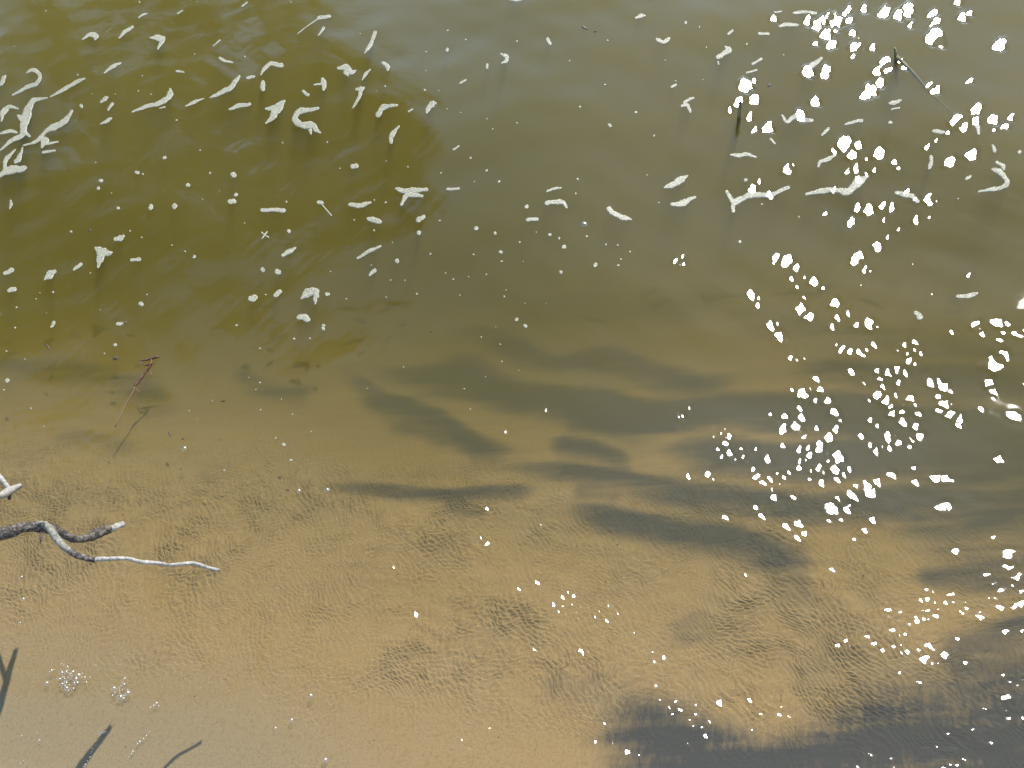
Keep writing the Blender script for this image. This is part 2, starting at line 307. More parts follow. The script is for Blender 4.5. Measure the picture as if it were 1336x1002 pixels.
# wavelets shaped as facets that mirror the sun at the camera, read off the photograph: (zoom x, zoom y, radius) per zoomed tile
ZS = 450.0 / 1326.0
TILE = {1: (0, 0), 2: (440, 0), 3: (886, 0), 4: (0, 330), 5: (440, 330), 6: (886, 330), 7: (0, 662), 8: (440, 662), 9: (886, 662)}
def zp(t, x, y): return TILE[t][0] + x*ZS, TILE[t][1] + y*ZS
WAVELETS = {
3: [497,47,12,530,62,15,555,47,12,580,30,10,608,50,24,650,15,12,655,50,12,715,5,10,570,100,18,590,140,15,528,135,8,605,85,10,670,100,10,690,128,7,683,155,16,675,188,8,708,162,8,748,160,9,792,22,18,848,40,14,888,20,20,893,80,8,978,42,12,988,80,14,985,130,32,1005,155,14,1070,5,9,1088,65,11,1115,52,8,1225,185,18,1240,178,10,365,40,9,257,297,26,285,280,10,230,357,13,290,345,16,195,388,8,272,410,11,292,460,10,342,450,16,500,240,18,570,243,18,533,352,17,468,408,22,795,215,16,765,250,12,805,240,14,855,215,8,870,240,9,740,320,22,775,295,14,710,345,14,965,320,10,985,342,14,1115,315,9,1140,432,15,1065,465,18,1090,490,16,1135,475,12,1200,475,14,1268,470,9,1245,505,10,1204,515,6,990,533,7,956,556,9,1033,510,7,640,525,26,690,530,14,600,547,10,668,565,18,775,568,20,832,602,9,848,626,7,725,585,6,685,618,12,655,625,10,420,613,15,437,605,9,1122,597,18,1038,620,17,310,660,8,282,690,15,350,710,12,700,660,16,720,645,10,755,628,8,600,695,10,880,718,10,845,720,6,912,750,8,965,757,18,985,755,10,695,770,14,735,775,20,790,770,14,820,770,14,670,823,13,793,820,8,567,785,8,915,830,11,965,822,6,850,860,7,808,887,7,768,922,14,693,960,22,680,975,14,375,965,14,415,970,20,455,995,10,10,970,9,20,990,8],
6: [10,20,10,410,5,18,375,5,10,455,30,10,435,70,8,487,63,7,520,80,17,558,107,7,457,102,7,485,143,7,685,5,12,720,38,10,740,42,6,706,97,5,905,20,5,1118,75,8,282,133,14,308,147,8,305,172,9,472,190,20,505,212,20,605,165,18,655,207,9,614,222,10,594,258,10,688,253,10,735,252,18,765,258,8,755,330,10,612,325,7,635,348,14,665,358,16,700,360,14,725,352,8,355,252,14,380,248,8,388,295,18,370,308,9,415,308,8,380,335,5,440,355,7,435,373,12,455,382,8,487,378,6,845,355,6,873,335,9,912,328,10,912,357,7,883,370,7,935,372,8,890,398,12,910,410,8,978,143,5,1140,275,12,1165,310,9,1150,290,8,1225,270,18,1255,275,10,1200,265,7,1232,335,8,1245,308,7,1300,315,12,1320,305,8,1050,298,8,1215,420,38,1245,395,22,1170,420,12,1195,495,18,1205,520,14,1210,552,5,670,430,13,718,477,7,768,430,9,780,460,10,815,440,14,845,430,16,870,440,12,790,495,10,850,480,9,770,530,17,800,545,14,738,543,8,840,530,8,852,507,5,820,575,10,830,600,14,860,590,14,885,570,12,895,545,14,910,570,8,870,630,16,890,622,10,925,605,10,915,655,11,975,485,14,1000,480,12,1020,505,14,1040,515,10,1000,540,9,1025,570,16,1010,595,12,1045,575,9,1050,615,20,1075,625,14,1080,650,12,1100,652,6,1165,594,8,1285,622,16,1300,635,9,1325,505,4,740,625,9,768,648,8,530,458,12,512,475,9,440,500,9,480,512,24,500,490,14,548,498,11,530,541,9,578,543,12,468,570,10,470,545,8,600,587,14,625,625,8,410,603,11,355,595,8,380,597,5,400,655,20,385,640,10,455,640,18,475,620,16,465,655,12,487,687,9,535,653,9,608,658,12,580,690,16,545,715,14,540,740,14,403,725,9,465,740,11,500,735,9,505,765,12,490,780,7,467,788,8,465,818,9,575,760,6,615,775,22,585,785,10,505,862,7,510,830,7,540,820,12,555,830,9,605,825,16,635,845,9,610,865,10,660,822,8,550,880,12,541,905,6,720,890,26,690,895,14,765,875,12,735,915,14,665,925,12,680,940,7,820,847,12,905,820,8,912,876,10,990,860,16,1025,865,14,1050,870,7,1013,970,15,1030,975,10,1225,795,13,1240,800,7,705,688,10,740,725,9,760,750,11,785,735,6,805,690,16,830,695,8,850,718,10,815,740,8,900,700,10,925,695,14,893,735,7,140,685,10,165,680,12,190,690,14,180,715,12,150,740,8,165,770,9,195,755,12,125,722,6,208,725,6,240,738,7,218,775,8,248,772,8,262,790,5,297,738,8,342,780,12,138,650,5,177,662,7,115,848,13,130,860,8,35,853,10,285,830,12,300,855,14,320,868,14,350,862,11,265,838,8,380,840,7,375,860,6,405,855,8,425,835,8,390,880,6,360,902,7,378,898,5,365,935,9,455,912,10,445,930,9,295,973,7,585,975,20,610,945,9,650,980,12,610,990,9,8,608,10,5,655,8,40,575,7],
9: [177,37,9,318,32,9,295,0,6,413,73,10,460,60,14,470,45,8,480,98,9,455,117,9,590,10,20,612,38,10,582,48,8,645,10,10,745,48,9,714,88,8,673,120,6,1010,3,14,1208,115,6,1062,168,9,588,240,8,257,263,7,1270,180,20,1290,195,10,1250,175,8,1270,230,12,1290,265,14,1187,262,9,1205,287,9,1220,290,6,1245,325,14,1270,310,12,1305,325,9,1240,350,12,1270,345,12,1240,380,11,1275,378,12,1315,370,10,955,318,8,973,328,7,930,357,7,955,352,8,997,350,7,985,365,5,1020,365,8,1047,337,9,1052,360,7,1075,362,8,990,390,6,950,400,9,1100,375,12,1100,400,12,1125,370,10,1140,350,6,1120,355,6,1180,355,9,1185,378,11,1150,410,12,1185,405,9,1105,435,9,1130,420,8,1117,455,7,1165,420,6,805,395,9,850,402,6,818,422,9,840,434,6,888,415,7,910,432,11,938,425,8,955,425,7,985,418,8,885,448,6,930,468,6,822,475,9,838,495,8,868,488,5,640,515,8,610,530,8,650,535,5,723,497,8,747,523,8,782,550,7,825,535,7,850,530,4,852,557,7,875,555,8,938,532,5,922,548,7,970,535,12,985,525,6,945,585,12,970,600,7,990,598,6,1020,568,10,1068,505,7,1255,478,8,1320,475,5,1100,597,7,847,637,5,922,672,7,1247,645,6,1296,625,6,1310,640,4,155,752,10,68,762,7,10,780,6,272,743,8,263,773,5,325,732,7,350,737,7,320,750,7,348,758,6,393,770,8,422,775,9,387,795,9,418,797,9,370,785,4,315,795,7,282,857,7,67,797,7,117,824,7,42,818,5,52,838,6,90,847,5,102,880,8,38,912,5,735,950,7,818,966,6,685,998,5,820,998,6],
8: [578,5,7,540,135,8,553,125,9,575,138,9,219,230,7,237,231,5,262,255,6,361,203,5,303,412,9,700,315,8,723,308,6,725,328,6,740,287,7,762,287,11,748,360,8,743,375,7,768,360,5,740,385,4,753,442,5,780,452,6,783,472,6,760,548,8,832,375,8,866,346,8,912,340,9,932,345,5,888,328,6,867,378,6,905,375,4,935,382,5,965,383,5,965,345,4,1020,345,6,1008,350,4,850,401,4,882,413,4,922,405,5,925,425,4,975,428,5,988,425,8,1008,400,5,1030,410,5,1048,383,8,1065,390,8,1080,410,6,1037,437,8,863,447,5,1145,485,6,935,550,8,947,563,7,965,556,6,1215,557,6,1228,570,5,1255,578,8,1225,592,10,1243,600,8,1225,687,6,1245,742,7,1303,748,7,1278,772,7,1290,795,6,1310,770,4,1320,780,5,1028,832,6,992,900,7,1062,908,5,1115,940,9,1162,955,7,478,893,5,507,926,4,585,848,3,782,67,4],
5: [803,607,8,649,693,8,543,773,5,1305,10,12,1310,610,9,1308,652,9,867,867,4,577,985,7],
}
wl = []
for t, a in WAVELETS.items():
    for k in range(0, len(a), 3):
        x, y = zp(t, a[k], a[k+1]); wl.append((x, y, a[k+2]*ZS))
strk = [(1330,905),(1310,927),(1285,952),(1252,978),(1215,1000)]      # the fine streak of sparkles in the lower right corner
for k in range(110):
    f = rng.random() * 3.999; i = int(f); f -= i
    x = strk[i][0]*(1-f) + strk[i+1][0]*f + rng.normal(0, 9); y = strk[i][1]*(1-f) + strk[i+1][1]*f + rng.normal(0, 11)
    wl.append((x, y, 1.3 + 1.5*rng.random()))
num = np.zeros_like(H); den = np.zeros_like(H) + 1e-9; Wt = np.zeros_like(H)
for (x, y, r) in wl:
    subs = [(x, y, r)]
    if r >= 4.2:                                                    # a broad glint is a tight flock of small facets on one slope
        subs = []
        for _ in range(int((r/2.6)**2 * 2.0) + 2):
            a, q = rng.random()*6.283, math.sqrt(rng.random())*r*0.85
            subs.append((x + q*math.cos(a), y + q*math.sin(a)*0.9, 2.0 + 1.5*rng.random()))
    c = at(x, y); d = pray(x, y); n = SUN - d; n /= np.linalg.norm(n)
    sx, sy = -n[0]/n[2], -n[1]/n[2]
    mm = np.linalg.norm(c - CAM) / FPX
    fore = 1.0 / max(0.45, -d[2]); az = math.atan2(d[0], d[1]); ca, sa = math.cos(az), math.sin(az)
    jc, ic = min(np.searchsorted(WY, c[1]), len(WY)-1), min(np.searchsorted(WX, c[0]), len(WX)-1)
    ib0 = np.searchsorted(BX, c[0]); jb0 = np.searchsorted(BY, c[1])
    h0 = max(float(H[jc, ic]), float(Zb[jb0-1:jb0+2, ib0-1:ib0+2].max()) + 0.002 + 0.9*math.hypot(sx, sy)*max(r*mm, 0.005))   # clears the sand
    for (fx_, fy_, fr) in subs:
        p = at(fx_, fy_); rr = max(fr * mm * (1.85 if y > 640 else 1.42), 0.0056 if y > 640 else 0.0040)
        R2 = rr * 2.2 * fore
        j0, j1 = np.searchsorted(WY, (p[1]-R2, p[1]+R2)); i0, i1 = np.searchsorted(WX, (p[0]-R2, p[0]+R2))
        if j1 <= j0 or i1 <= i0: continue
        gx = X[j0:j1, i0:i1] - p[0]; gy = Y[j0:j1, i0:i1] - p[1]
        lx = gx*ca - gy*sa; ly = (gx*sa + gy*ca) / fore                # across and along the line of sight
        ang = np.arctan2(ly, lx); ph = rng.random()*6.28
        tri = 0.62 / np.cos(np.mod(ang + 0.5*ph/6.28 + 0.4, 2*math.pi/3) - math.pi/3)       # three cornered, as small crossing wavelets are
        rad = np.hypot(lx, ly) / (rr * (0.35 + 0.65*np.minimum(tri, 1.6) + 0.16*np.sin(2*ang + ph)))
        w = 1 - sstep(0.85, 1.6, rad); w4 = w**4
        num[j0:j1, i0:i1] += w4 * (h0 + sx*(X[j0:j1, i0:i1]-c[0]) + sy*(Y[j0:j1, i0:i1]-c[1])); den[j0:j1, i0:i1] += w4
        Wt[j0:j1, i0:i1] = np.maximum(Wt[j0:j1, i0:i1], w)
H = H*(1-Wt) + Wt*np.where(den > 1e-6, num/den, H)
# keep the film above the sand everywhere near the edge
ib = np.clip(np.searchsorted(BX, WX), 1, len(BX)-1); jb = np.clip(np.searchsorted(BY, WY), 1, len(BY)-1)
zb_w = Zb[np.ix_(jb, ib)]
H = np.where((T > -0.1) & (T < 1.0), np.maximum(H, zb_w + 0.0015), H)
Zw = H
water = grid_mesh('river_water', X, Y, H, M_WATER)
tag(water, 'clear tea coloured river water over sand, deep olive further out', None, None, 'structure')
def water_z(x, y):
    i = int(np.clip(np.searchsorted(WX, x), 1, len(WX)-1)); j = int(np.clip(np.searchsorted(WY, y), 1, len(WY)-1))
    fx = (x - WX[i-1]) / (WX[i]-WX[i-1]); fy = (y - WY[j-1]) / (WY[j]-WY[j-1])
    return float((Zw[j-1, i-1]*(1-fx) + Zw[j-1, i]*fx)*(1-fy) + (Zw[j, i-1]*(1-fx) + Zw[j, i]*fx)*fy)

# ------------------------------------------------------------------ more materials
def mat_foam():
    m, nt, out = new_mat('river_foam'); L = nt.links.new
    g = N(nt, 'NewGeometry'); n1 = noise(nt, 90, 4, 0.6, g.outputs['Position']); n2 = noise(nt, 700, 2, 0.6, g.outputs['Position'])
    c = mixc(nt, n1.outputs[0], (0.27, 0.255, 0.175), (0.36, 0.35, 0.26))
    b = N(nt, 'BsdfPrincipled'); L(c, b.inputs['Base Color']); b.inputs['Roughness'].default_value = 0.55
    bp = N(nt, 'Bump'); bp.inputs['Strength'].default_value = 0.5; bp.inputs['Distance'].default_value = 0.001
    L(n2.outputs[0], bp.inputs['Height']); L(bp.outputs[0], b.inputs['Normal'])
    tr = N(nt, 'BsdfTransparent'); mx = N(nt, 'MixShader'); n3 = noise(nt, 230, 3, 0.6, g.outputs['Position'])
    L(ramp(nt, n3.outputs[0], [(0.30, 0.30), (0.58, 0.86)]).outputs[0], mx.inputs[0]); L(tr.outputs[0], mx.inputs[1]); L(b.outputs[0], mx.inputs[2])   # a thin film with the water showing through
    L(mx.outputs[0], out.inputs[0]); return m
def mat_wood(name, dark, light, lo, hi, scale, rough=0.8):
    m, nt, out = new_mat(name); L = nt.links.new
    g = N(nt, 'NewGeometry'); n1 = noise(nt, scale, 5, 0.65, g.outputs['Position'], 0.4); n2 = noise(nt, scale*4, 3, 0.6, g.outputs['Position'])
    c = mixc(nt, ramp(nt, n1.outputs[0], [(lo, 0.0), (hi, 1.0)]).outputs[0], dark, light)
    c = mixc(nt, 0.5, c, ramp(nt, n2.outputs[0], [(0.3, 0.55), (0.7, 1.25)]).outputs[0], 'MULTIPLY')
    b = N(nt, 'BsdfPrincipled'); L(c, b.inputs['Base Color']); b.inputs['Roughness'].default_value = rough
    bp = N(nt, 'Bump'); bp.inputs['Strength'].default_value = 0.8; bp.inputs['Distance'].default_value = 0.0015
    L(n1.outputs[0], bp.inputs['Height']); L(bp.outputs[0], b.inputs['Normal']); L(b.outputs[0], out.inputs[0]); return m
def mat_plain(name, c, rough=0.6, var=0.3, scale=60):
    m, nt, out = new_mat(name); L = nt.links.new
    g = N(nt, 'NewGeometry'); n1 = noise(nt, scale, 3, 0.6, g.outputs['Position'])
    cc = mixc(nt, n1.outputs[0], tuple(v*(1-var) for v in c), tuple(min(1, v*(1+var)) for v in c))
    b = N(nt, 'BsdfPrincipled'); L(cc, b.inputs['Base Color']); b.inputs['Roughness'].default_value = rough
    L(b.outputs[0], out.inputs[0]); return m
def mat_bubble():
    m, nt, out = new_mat('bubble_film'); L = nt.links.new
    lw = N(nt, 'LayerWeight', Blend=0.35)
    f = math_(nt, 'ADD', math_(nt, 'MULTIPLY', lw.outputs['Facing'], 0.6), 0.10)
    gl = N(nt, 'BsdfGlossy'); gl.inputs['Roughness'].default_value = 0.26; tr = N(nt, 'BsdfTransparent'); tr.inputs[0].default_value = (0.97, 0.97, 0.96, 1)
    mx = N(nt, 'MixShader'); L(f, mx.inputs[0]); L(tr.outputs[0], mx.inputs[1]); L(gl.outputs[0], mx.inputs[2]); L(mx.outputs[0], out.inputs[0]); return m
M_FOAM = mat_foam(); M_BUB = mat_bubble()
M_BARK = mat_wood('flaking_bark', (0.022, 0.016, 0.011), (0.17, 0.14, 0.11), 0.46, 0.66, 190)
M_BARE = mat_wood('bleached_wood', (0.14, 0.125, 0.10), (0.40, 0.38, 0.34), 0.36, 0.66, 150)
M_GREY = mat_wood('grey_wood', (0.08, 0.075, 0.055), (0.24, 0.23, 0.18), 0.32, 0.65, 160)
M_ROOT = mat_plain('sodden_root', (0.085, 0.035, 0.015), 0.5, 0.6, 300)
M_STALK = mat_plain('dry_stalk', (0.12, 0.065, 0.025), 0.6, 0.4, 200)
M_BIT = mat_plain('rotten_leaf', (0.035, 0.024, 0.014), 0.6, 0.5, 300)
M_STAKE = mat_wood('drowned_stick', (0.14, 0.12, 0.05), (0.26, 0.23, 0.11), 0.35, 0.65, 60)

# ------------------------------------------------------------------ foam patches
def catmull(pts, per):
    P = np.array(pts, float); n = len(P)
    if n == 2: return P[0] + (P[1]-P[0]) * np.linspace(0, 1, per+1)[:, None]
    Q = np.vstack([2*P[0]-P[1], P, 2*P[-1]-P[-2]]); o = []
    for i in range(1, n):
        for t in np.linspace(0, 1, per, endpoint=False):
            a, b, c, d = Q[i-1], Q[i], Q[i+1], Q[i+2]
            o.append(0.5*((2*b) + (c-a)*t + (2*a-5*b+4*c-d)*t*t + (3*b-a-3*c+d)*t**3))
    o.append(Q[n]); return np.array(o)
def foam_stroke(pts, verts, faces, origin, seed):
    """a ribbon of foam along pts (photograph x, y, half width), domed on top, with rounded ends and an uneven rim"""
    rs = np.random.default_rng(seed)
    if len(pts) == 1:
        x, y, w = pts[0]; a = rs.random()*3.14; e = 0.12 + 0.45*rs.random()**2
        pts = [(x - e*w*math.cos(a), y - e*w*math.sin(a)*0.7, w*0.93), (x + e*w*math.cos(a), y + e*w*math.sin(a)*0.7, w*(0.78 + 0.2*rs.random()))]
    C = catmull(pts, 5); C[:, 2] = np.maximum(C[:, 2], 0.25)
    t0 = C[0]-C[1]; t0[:2] /= max(np.hypot(*t0[:2]), 1e-6); t1 = C[-1]-C[-2]; t1[:2] /= max(np.hypot(*t1[:2]), 1e-6)
    head = [np.array([C[0][0]+t0[0]*C[0][2]*f, C[0][1]+t0[1]*C[0][2]*f, C[0][2]*math.sqrt(max(0.02, 1-f*f))]) for f in (0.99, 0.85, 0.5)]
    tail = [np.array([C[-1][0]+t1[0]*C[-1][2]*f, C[-1][1]+t1[1]*C[-1][2]*f, C[-1][2]*math.sqrt(max(0.02, 1-f*f))]) for f in (0.5, 0.85, 0.99)]
    C = np.vstack([head, C, tail])
    T_ = np.gradient(C[:, :2], axis=0); T_ /= np.maximum(np.hypot(T_[:, 0], T_[:, 1])[:, None], 1e-6)
    nL = np.stack([-T_[:, 1], T_[:, 0]], 1)
    n = len(C); ph = rs.random(4)*6.28; q = np.arange(n)
    wl_ = C[:, 2]*(1 + 0.16*np.sin(q*0.9+ph[0]) + 0.10*np.sin(q*2.1+ph[1])); wr_ = C[:, 2]*(1 + 0.16*np.sin(q*0.8+ph[2]) + 0.10*np.sin(q*1.9+ph[3]))
    cs = [(-1, -0.8), (-0.96, 0.55), (-0.6, 0.9), (0, 1.0), (0.6, 0.9), (0.96, 0.55), (1, -0.8)]
    b0 = len(verts)
    for i in range(n):
        for f, h in cs:
            w = wl_[i] if f < 0 else wr_[i]
            X_ = at(C[i][0] + nL[i][0]*f*w, C[i][1] + nL[i][1]*f*w)
            th = min(0.0012, 0.0005 + 0.0002*C[i][2]) * (1 + 0.2*math.sin(i*1.7+f*3+ph[0]))
            verts.append((X_[0]-origin[0], X_[1]-origin[1], water_z(X_[0], X_[1]) + h*th - origin[2]))
    m = len(cs)
    for i in range(n-1):
        for k in range(m-1):
            a = b0 + i*m + k; faces.append((a, a+1, a+m+1, a+m))
        faces.append((b0+i*m+m-1, b0+i*m, b0+(i+1)*m, b0+(i+1)*m+m-1))
    faces.append(tuple(b0+k for k in range(m))[::-1]); faces.append(tuple(b0+(n-1)*m+k for k in range(m)))
fseed = [100]
def foam(name, strokes, label, group):
    xs = [p[0] for st in strokes for p in st]; ys = [p[1] for st in strokes for p in st]
    o = at(sum(xs)/len(xs), sum(ys)/len(ys)); o[2] = water_z(o[0], o[1])
    v, f = [], []
    for st in strokes:
        fseed[0] += 1; foam_stroke(st, v, f, o, fseed[0])
    ob = mesh_obj(name, v, f, M_FOAM); ob.location = o
    return tag(ob, label, 'foam', group)
def trip(t, a): return [(*zp(t, a[k], a[k+1]), a[k+2]*ZS) for k in range(0, len(a), 3)]
G1 = 'foam streaks drifting in the upper left'; G2 = 'foam patches drifting at the top centre'; G3 = 'foam patches among the sun glints'; G4 = 'foam blobs on the left above the shallows'
FOAM = [
(1, G1, 'hook shaped cream foam patch highest of the hooked ones at upper left', [[320,155,3,345,138,10,370,140,14,368,155,5]]),
(1, G1, 'slim slanting foam sliver between the hooked and the bird shaped foam patches', [[458,147,3,480,122,9,508,100,6]]),
(1, G1, 'bird shaped cream foam patch with one drooping wing near the top left', [[575,140,4,605,140,16,622,145,12,605,185,4]]),
(1, G1, 'thin curved foam line above the bird shaped foam patch', [[530,62,3,545,50,5,562,46,3]]),
(1, G1, 'tiny slanting foam dash at the very top, left of the long tailed foam', [[680,45,4,697,35,4]]),
(1, G1, 'thin slanting foam dash right of the bird shaped foam patch', [[818,172,3,842,150,4]]),
(1, G1, 'small sagging foam crescent above the long rising foam streaks', [[845,222,7,865,233,7,892,238,4]]),
(1, G1, 'small leaf shaped foam patch below the slim slanting sliver', [[405,285,4,430,262,9,462,245,6]]),
(1, G1, 'short flat foam dash lying above the streak with the upturned end', [[680,275,5,705,278,5]]),
(1, G1, 'zigzag foam ribbon hooked back at its top by the left edge', [[45,360,4,100,335,9,140,320,9,155,295,9,130,270,10,105,280,4]]),
(1, G1, 'straight slanting foam streak right of the zigzag ribbon at left', [[195,372,4,250,345,9,295,320,9,328,308,5]]),
(1, G1, 'large branching foam network running to the left edge', [[0,575,4,40,540,10,85,510,14,90,460,22,110,410,18,125,385,12,180,376,4],[85,500,14,112,522,5],[0,510,5,30,500,10,60,505,6],[65,440,6,85,455,18]]),
(1, G1, 'short curled foam arc cut off by the left edge beside the large network', [[0,460,3,8,425,14,30,405,10,65,412,4]]),
(1, G1, 'small foam fragment on the left edge above the zigzag ribbon', [[0,320,8,12,300,10,20,290,4]]),
(1, G1, 'long rising foam streak with a ragged forked foot, right of the network', [[90,558,4,140,540,8,180,500,10,215,485,16,250,465,12,278,430,7],[170,540,20,160,565,6],[165,555,10,222,545,4]]),
(1, G1, 'short flat foam bar under the streak with the forked foot', [[165,586,6,210,580,6]]),
(1, G1, 'small drop shaped foam bit between the network and the lowest left patch', [[60,622,9,72,610,12,82,585,6,86,565,3]]),
(1, G1, 'wide foam patch with a rising arm, lowest on the left edge', [[0,675,8,30,655,18,70,650,18,95,645,10],[20,660,10,20,620,10,40,595,8,58,575,3]]),
(1, G1, 'long foam streak rising to an upturned thick end, middle of the upper left', [[512,435,4,560,415,9,600,405,11,640,385,13,655,360,13,655,345,6]]),
(1, G1, 'tiny foam chip right under the streak with the upturned thick end', [[617,420,3,635,415,4]]),
(1, G1, 'thin tapered foam streak between the two longest rising streaks', [[715,408,4,745,392,8,782,378,3]]),
(1, G1, 'long foam streak rising like a wave crest to a pointed top', [[808,374,4,840,358,10,880,340,12,905,315,11,920,293,5]]),
(1, G1, 'small oval foam dash at the top of the wave crest streak', [[952,300,7,975,295,7]]),
(1, G1, 'arched foam patch with a thin left leg, above an oval blob', [[1003,288,3,1020,260,9,1045,245,10,1080,252,12]]),
(1, G1, 'upright oval foam blob under the arched patch', [[1010,315,9,1010,340,12]]),
(1, G1, 'flat spindle of foam below the wave crest streak', [[880,415,5,915,402,10,957,395,7]]),
(1, G1, 'ragged fish shaped foam patch pointing down, left of the C shape', [[1018,465,4,1045,440,14,1060,415,22,1090,385,7],[1020,412,6,1045,410,12]]),
(1, G1, 'large C shaped foam patch open to the right', [[1222,415,6,1180,420,12,1145,425,14,1132,455,14,1160,475,16,1200,475,14,1210,490,12,1228,505,5],[1190,495,10,1192,508,4]]),
(1, G1, 'small slanted foam bean above the C shaped patch', [[1165,350,7,1182,363,8]]),
(1, G1, 'small three armed foam patch above right of the C shape', [[1240,305,9,1245,325,14,1243,345,5],[1208,325,4,1235,322,5]]),
(1, G1, 'foam knob with a long thin tail near the top, left of centre', [[1225,70,8,1265,65,10],[1145,130,2,1225,72,3]]),
(1, G1, 'slim upright foam drop under the long tailed knob', [[1225,138,3,1245,110,7]]),
(1, G1, 'thin foam dash touching the top edge left of centre', [[930,22,4,950,8,3]]),
(1, G1, 'little hooked foam fleck left of the streak with the upturned thick end', [[392,398,5,408,385,10,418,380,4]]),
(1, G1, 'slim slanted foam fleck just under the little hooked one', [[418,427,4,435,405,8]]),
(1, G1, 'small foam wedge below the two slim hooked flecks', [[388,480,3,415,467,9,428,458,6]]),
(1, G4, 'bone shaped horizontal foam bar with two round ends', [[1010,812,9,1050,810,9,1092,811,11]]),
(1, G4, 'round foam blob with a thin tail like a tadpole', [[1225,780,8,1238,782,10],[1240,790,3,1275,830,3]]),
(1, G4, 'tiny star of crossed foam threads below the bone shaped bar', [[1010,900,3,1035,918,3],[1030,897,3,1012,922,3]]),
(1, G4, 'leaf shaped slanting foam blob below the tadpole shaped one', [[1090,985,8,1115,970,11,1137,956,5]]),
(1, G4, 'small rounded foam lump above the large shield shaped blob', [[443,918,10,460,915,14,472,908,9]]),
(1, G4, 'large shield shaped foam blob with a pointed foot, left', [[365,950,8,385,965,24,410,970,16,427,968,5],[385,975,20,378,1000,14,372,1022,5]]),
(1, G4, 'flat oval foam blob right of the shield shaped blob', [[505,998,8,535,997,9]]),
(1, G4, 'small foam drop with a forked foot near the left edge', [[35,800,3,40,780,7,38,768,4]]),
(4, G4, 'oval foam blob by the left edge, left of the pointed leaf shape', [[15,75,9,40,62,12]]),
(4, G4, 'plump pointed leaf of foam second from the left edge', [[168,98,4,185,80,20,203,65,10]]),
(4, G4, 'slanted long foam bean between the pointed leaf and the shield shape', [[280,58,7,305,38,9]]),
(4, G4, 'smooth oval foam blob lowest by the left edge of the larger ones', [[35,143,11,52,137,12]]),
(4, G4, 'tall thin foam fleck with a dark centre, far left', [[198,284,6,207,267,8]]),
(4, G4, 'small oval foam fleck right above the brown floating root', [[450,271,8,465,269,8]]),
(4, G4, 'cap shaped foam blob with a drip, over the ochre water', [[1160,175,6,1180,158,18,1208,150,20,1218,165,14],[1212,175,10,1212,195,4]]),
(4, G4, 'mushroom cap foam blob under the dripping cap blob', [[1148,248,10,1165,245,16,1182,255,14]]),
(4, G4, 'rounded foam blob left of the pair at the dripping cap', [[968,178,16,980,174,15]]),
(4, G4, 'oval foam blob directly left of the dripping cap blob', [[1060,163,11,1076,150,11]]),
(2, G2, 'tall slim foam spindle near the top, left of centre', [[108,210,3,130,175,10,148,130,8]]),
(2, G2, 'small comma of foam right below the tall slim spindle', [[178,248,7,195,262,11,198,280,6]]),
(2, G2, 'ragged hat shaped foam patch left below the tall slim spindle', [[5,265,7,35,262,14,55,280,12,72,275,4],[35,280,14,42,292,6]]),
(2, G2, 'thin upright foam curl right of the hat shaped patch', [[98,312,3,110,290,8,128,273,4]]),
(2, G2, 'goblet shaped foam patch with a curved stem', [[75,348,5,92,350,14,105,345,6],[92,360,10,85,385,8,62,418,4]]),
(2, G2, 'foam patch shaped like a spanner, bent to the right', [[160,450,12,178,425,14,200,420,10,235,418,5]]),
(2, G2, 'hooked foam patch like a bird head, right of the spanner shape', [[350,455,4,358,435,13,375,420,14,385,420,6]]),
(2, G2, 'upright foam curl below the spanner shaped patch', [[212,560,7,212,535,13,230,510,8,242,498,4]]),
(2, G2, 'tiny slanted foam dash between the spanner and the bird head', [[280,445,4,293,438,5]]),
(2, G2, 'short slanted foam dash up right of the bird head shape', [[480,345,5,500,333,5]]),
(2, G2, 'tiny upright foam oval left of the crescent', [[582,273,6,582,287,6]]),
(2, G2, 'foam crescent open to the left near the top centre', [[635,230,5,655,240,10,655,258,9,638,268,4]]),
(2, G2, 'small upright foam bean right of the crescent', [[812,168,8,820,185,8]]),
(2, G2, 'small foam boat shape touching the top edge at the centre', [[665,18,6,690,25,8,718,18,7]]),
(2, G2, 'small bird shaped foam bit at the top, right of centre', [[1150,65,7,1170,55,9,1182,55,4]]),
(2, G2, 'smile shaped foam bit below the small bird shaped one', [[1230,142,8,1252,150,9,1275,135,7]]),
(2, G2, 'slanted foam dash left of the V shaped patch', [[1285,315,6,1302,305,5]]),
(2, G2, 'round foam disc below the upright curls, left of centre', [[60,640,12,73,640,12]]),
(2, G2, 'large branching foam patch with three arms below centre top', [[232,735,8,260,745,12,300,745,12,348,745,9],[275,760,14,330,768,8],[265,770,12,252,800,6]]),
(2, G2, 'long flat foam oval left of the three armed patch', [[50,790,8,85,795,13,130,785,6]]),
(2, G2, 'slanted foam oval under the long flat oval', [[122,848,8,148,855,14,168,862,9]]),
(2, G2, 'rounded foam shell under the three armed patch', [[320,862,14,338,850,9]]),
(2, G2, 'slim slanting foam feather lowest left of the centre', [[80,997,5,120,975,9,170,955,5]]),
(2, G2, 'small flat foam oval right of the three armed patch', [[430,746,6,472,746,7]]),
(2, G2, 'small slanted foam dash above the small flat oval', [[455,600,5,475,588,4]]),
(2, G2, 'small brow shaped foam bit above the arch', [[810,750,5,835,738,6,862,733,4]]),
(2, G2, 'arch shaped foam patch right of centre', [[808,795,10,835,788,10,870,788,11,883,805,5]]),
(2, G2, 'soft oval foam patch left below the arch', [[735,862,8,770,857,9]]),
(2, G2, 'foam patch like a shoe with a round heel, right of the arch', [[1045,800,14,1065,815,12,1095,825,14,1128,830,5]]),
(3, G2, 'V shaped foam patch on the grey water left of the glints', [[42,405,6,35,385,9,22,373,9,35,360,7,55,352,5],[10,385,6,25,380,9]]),
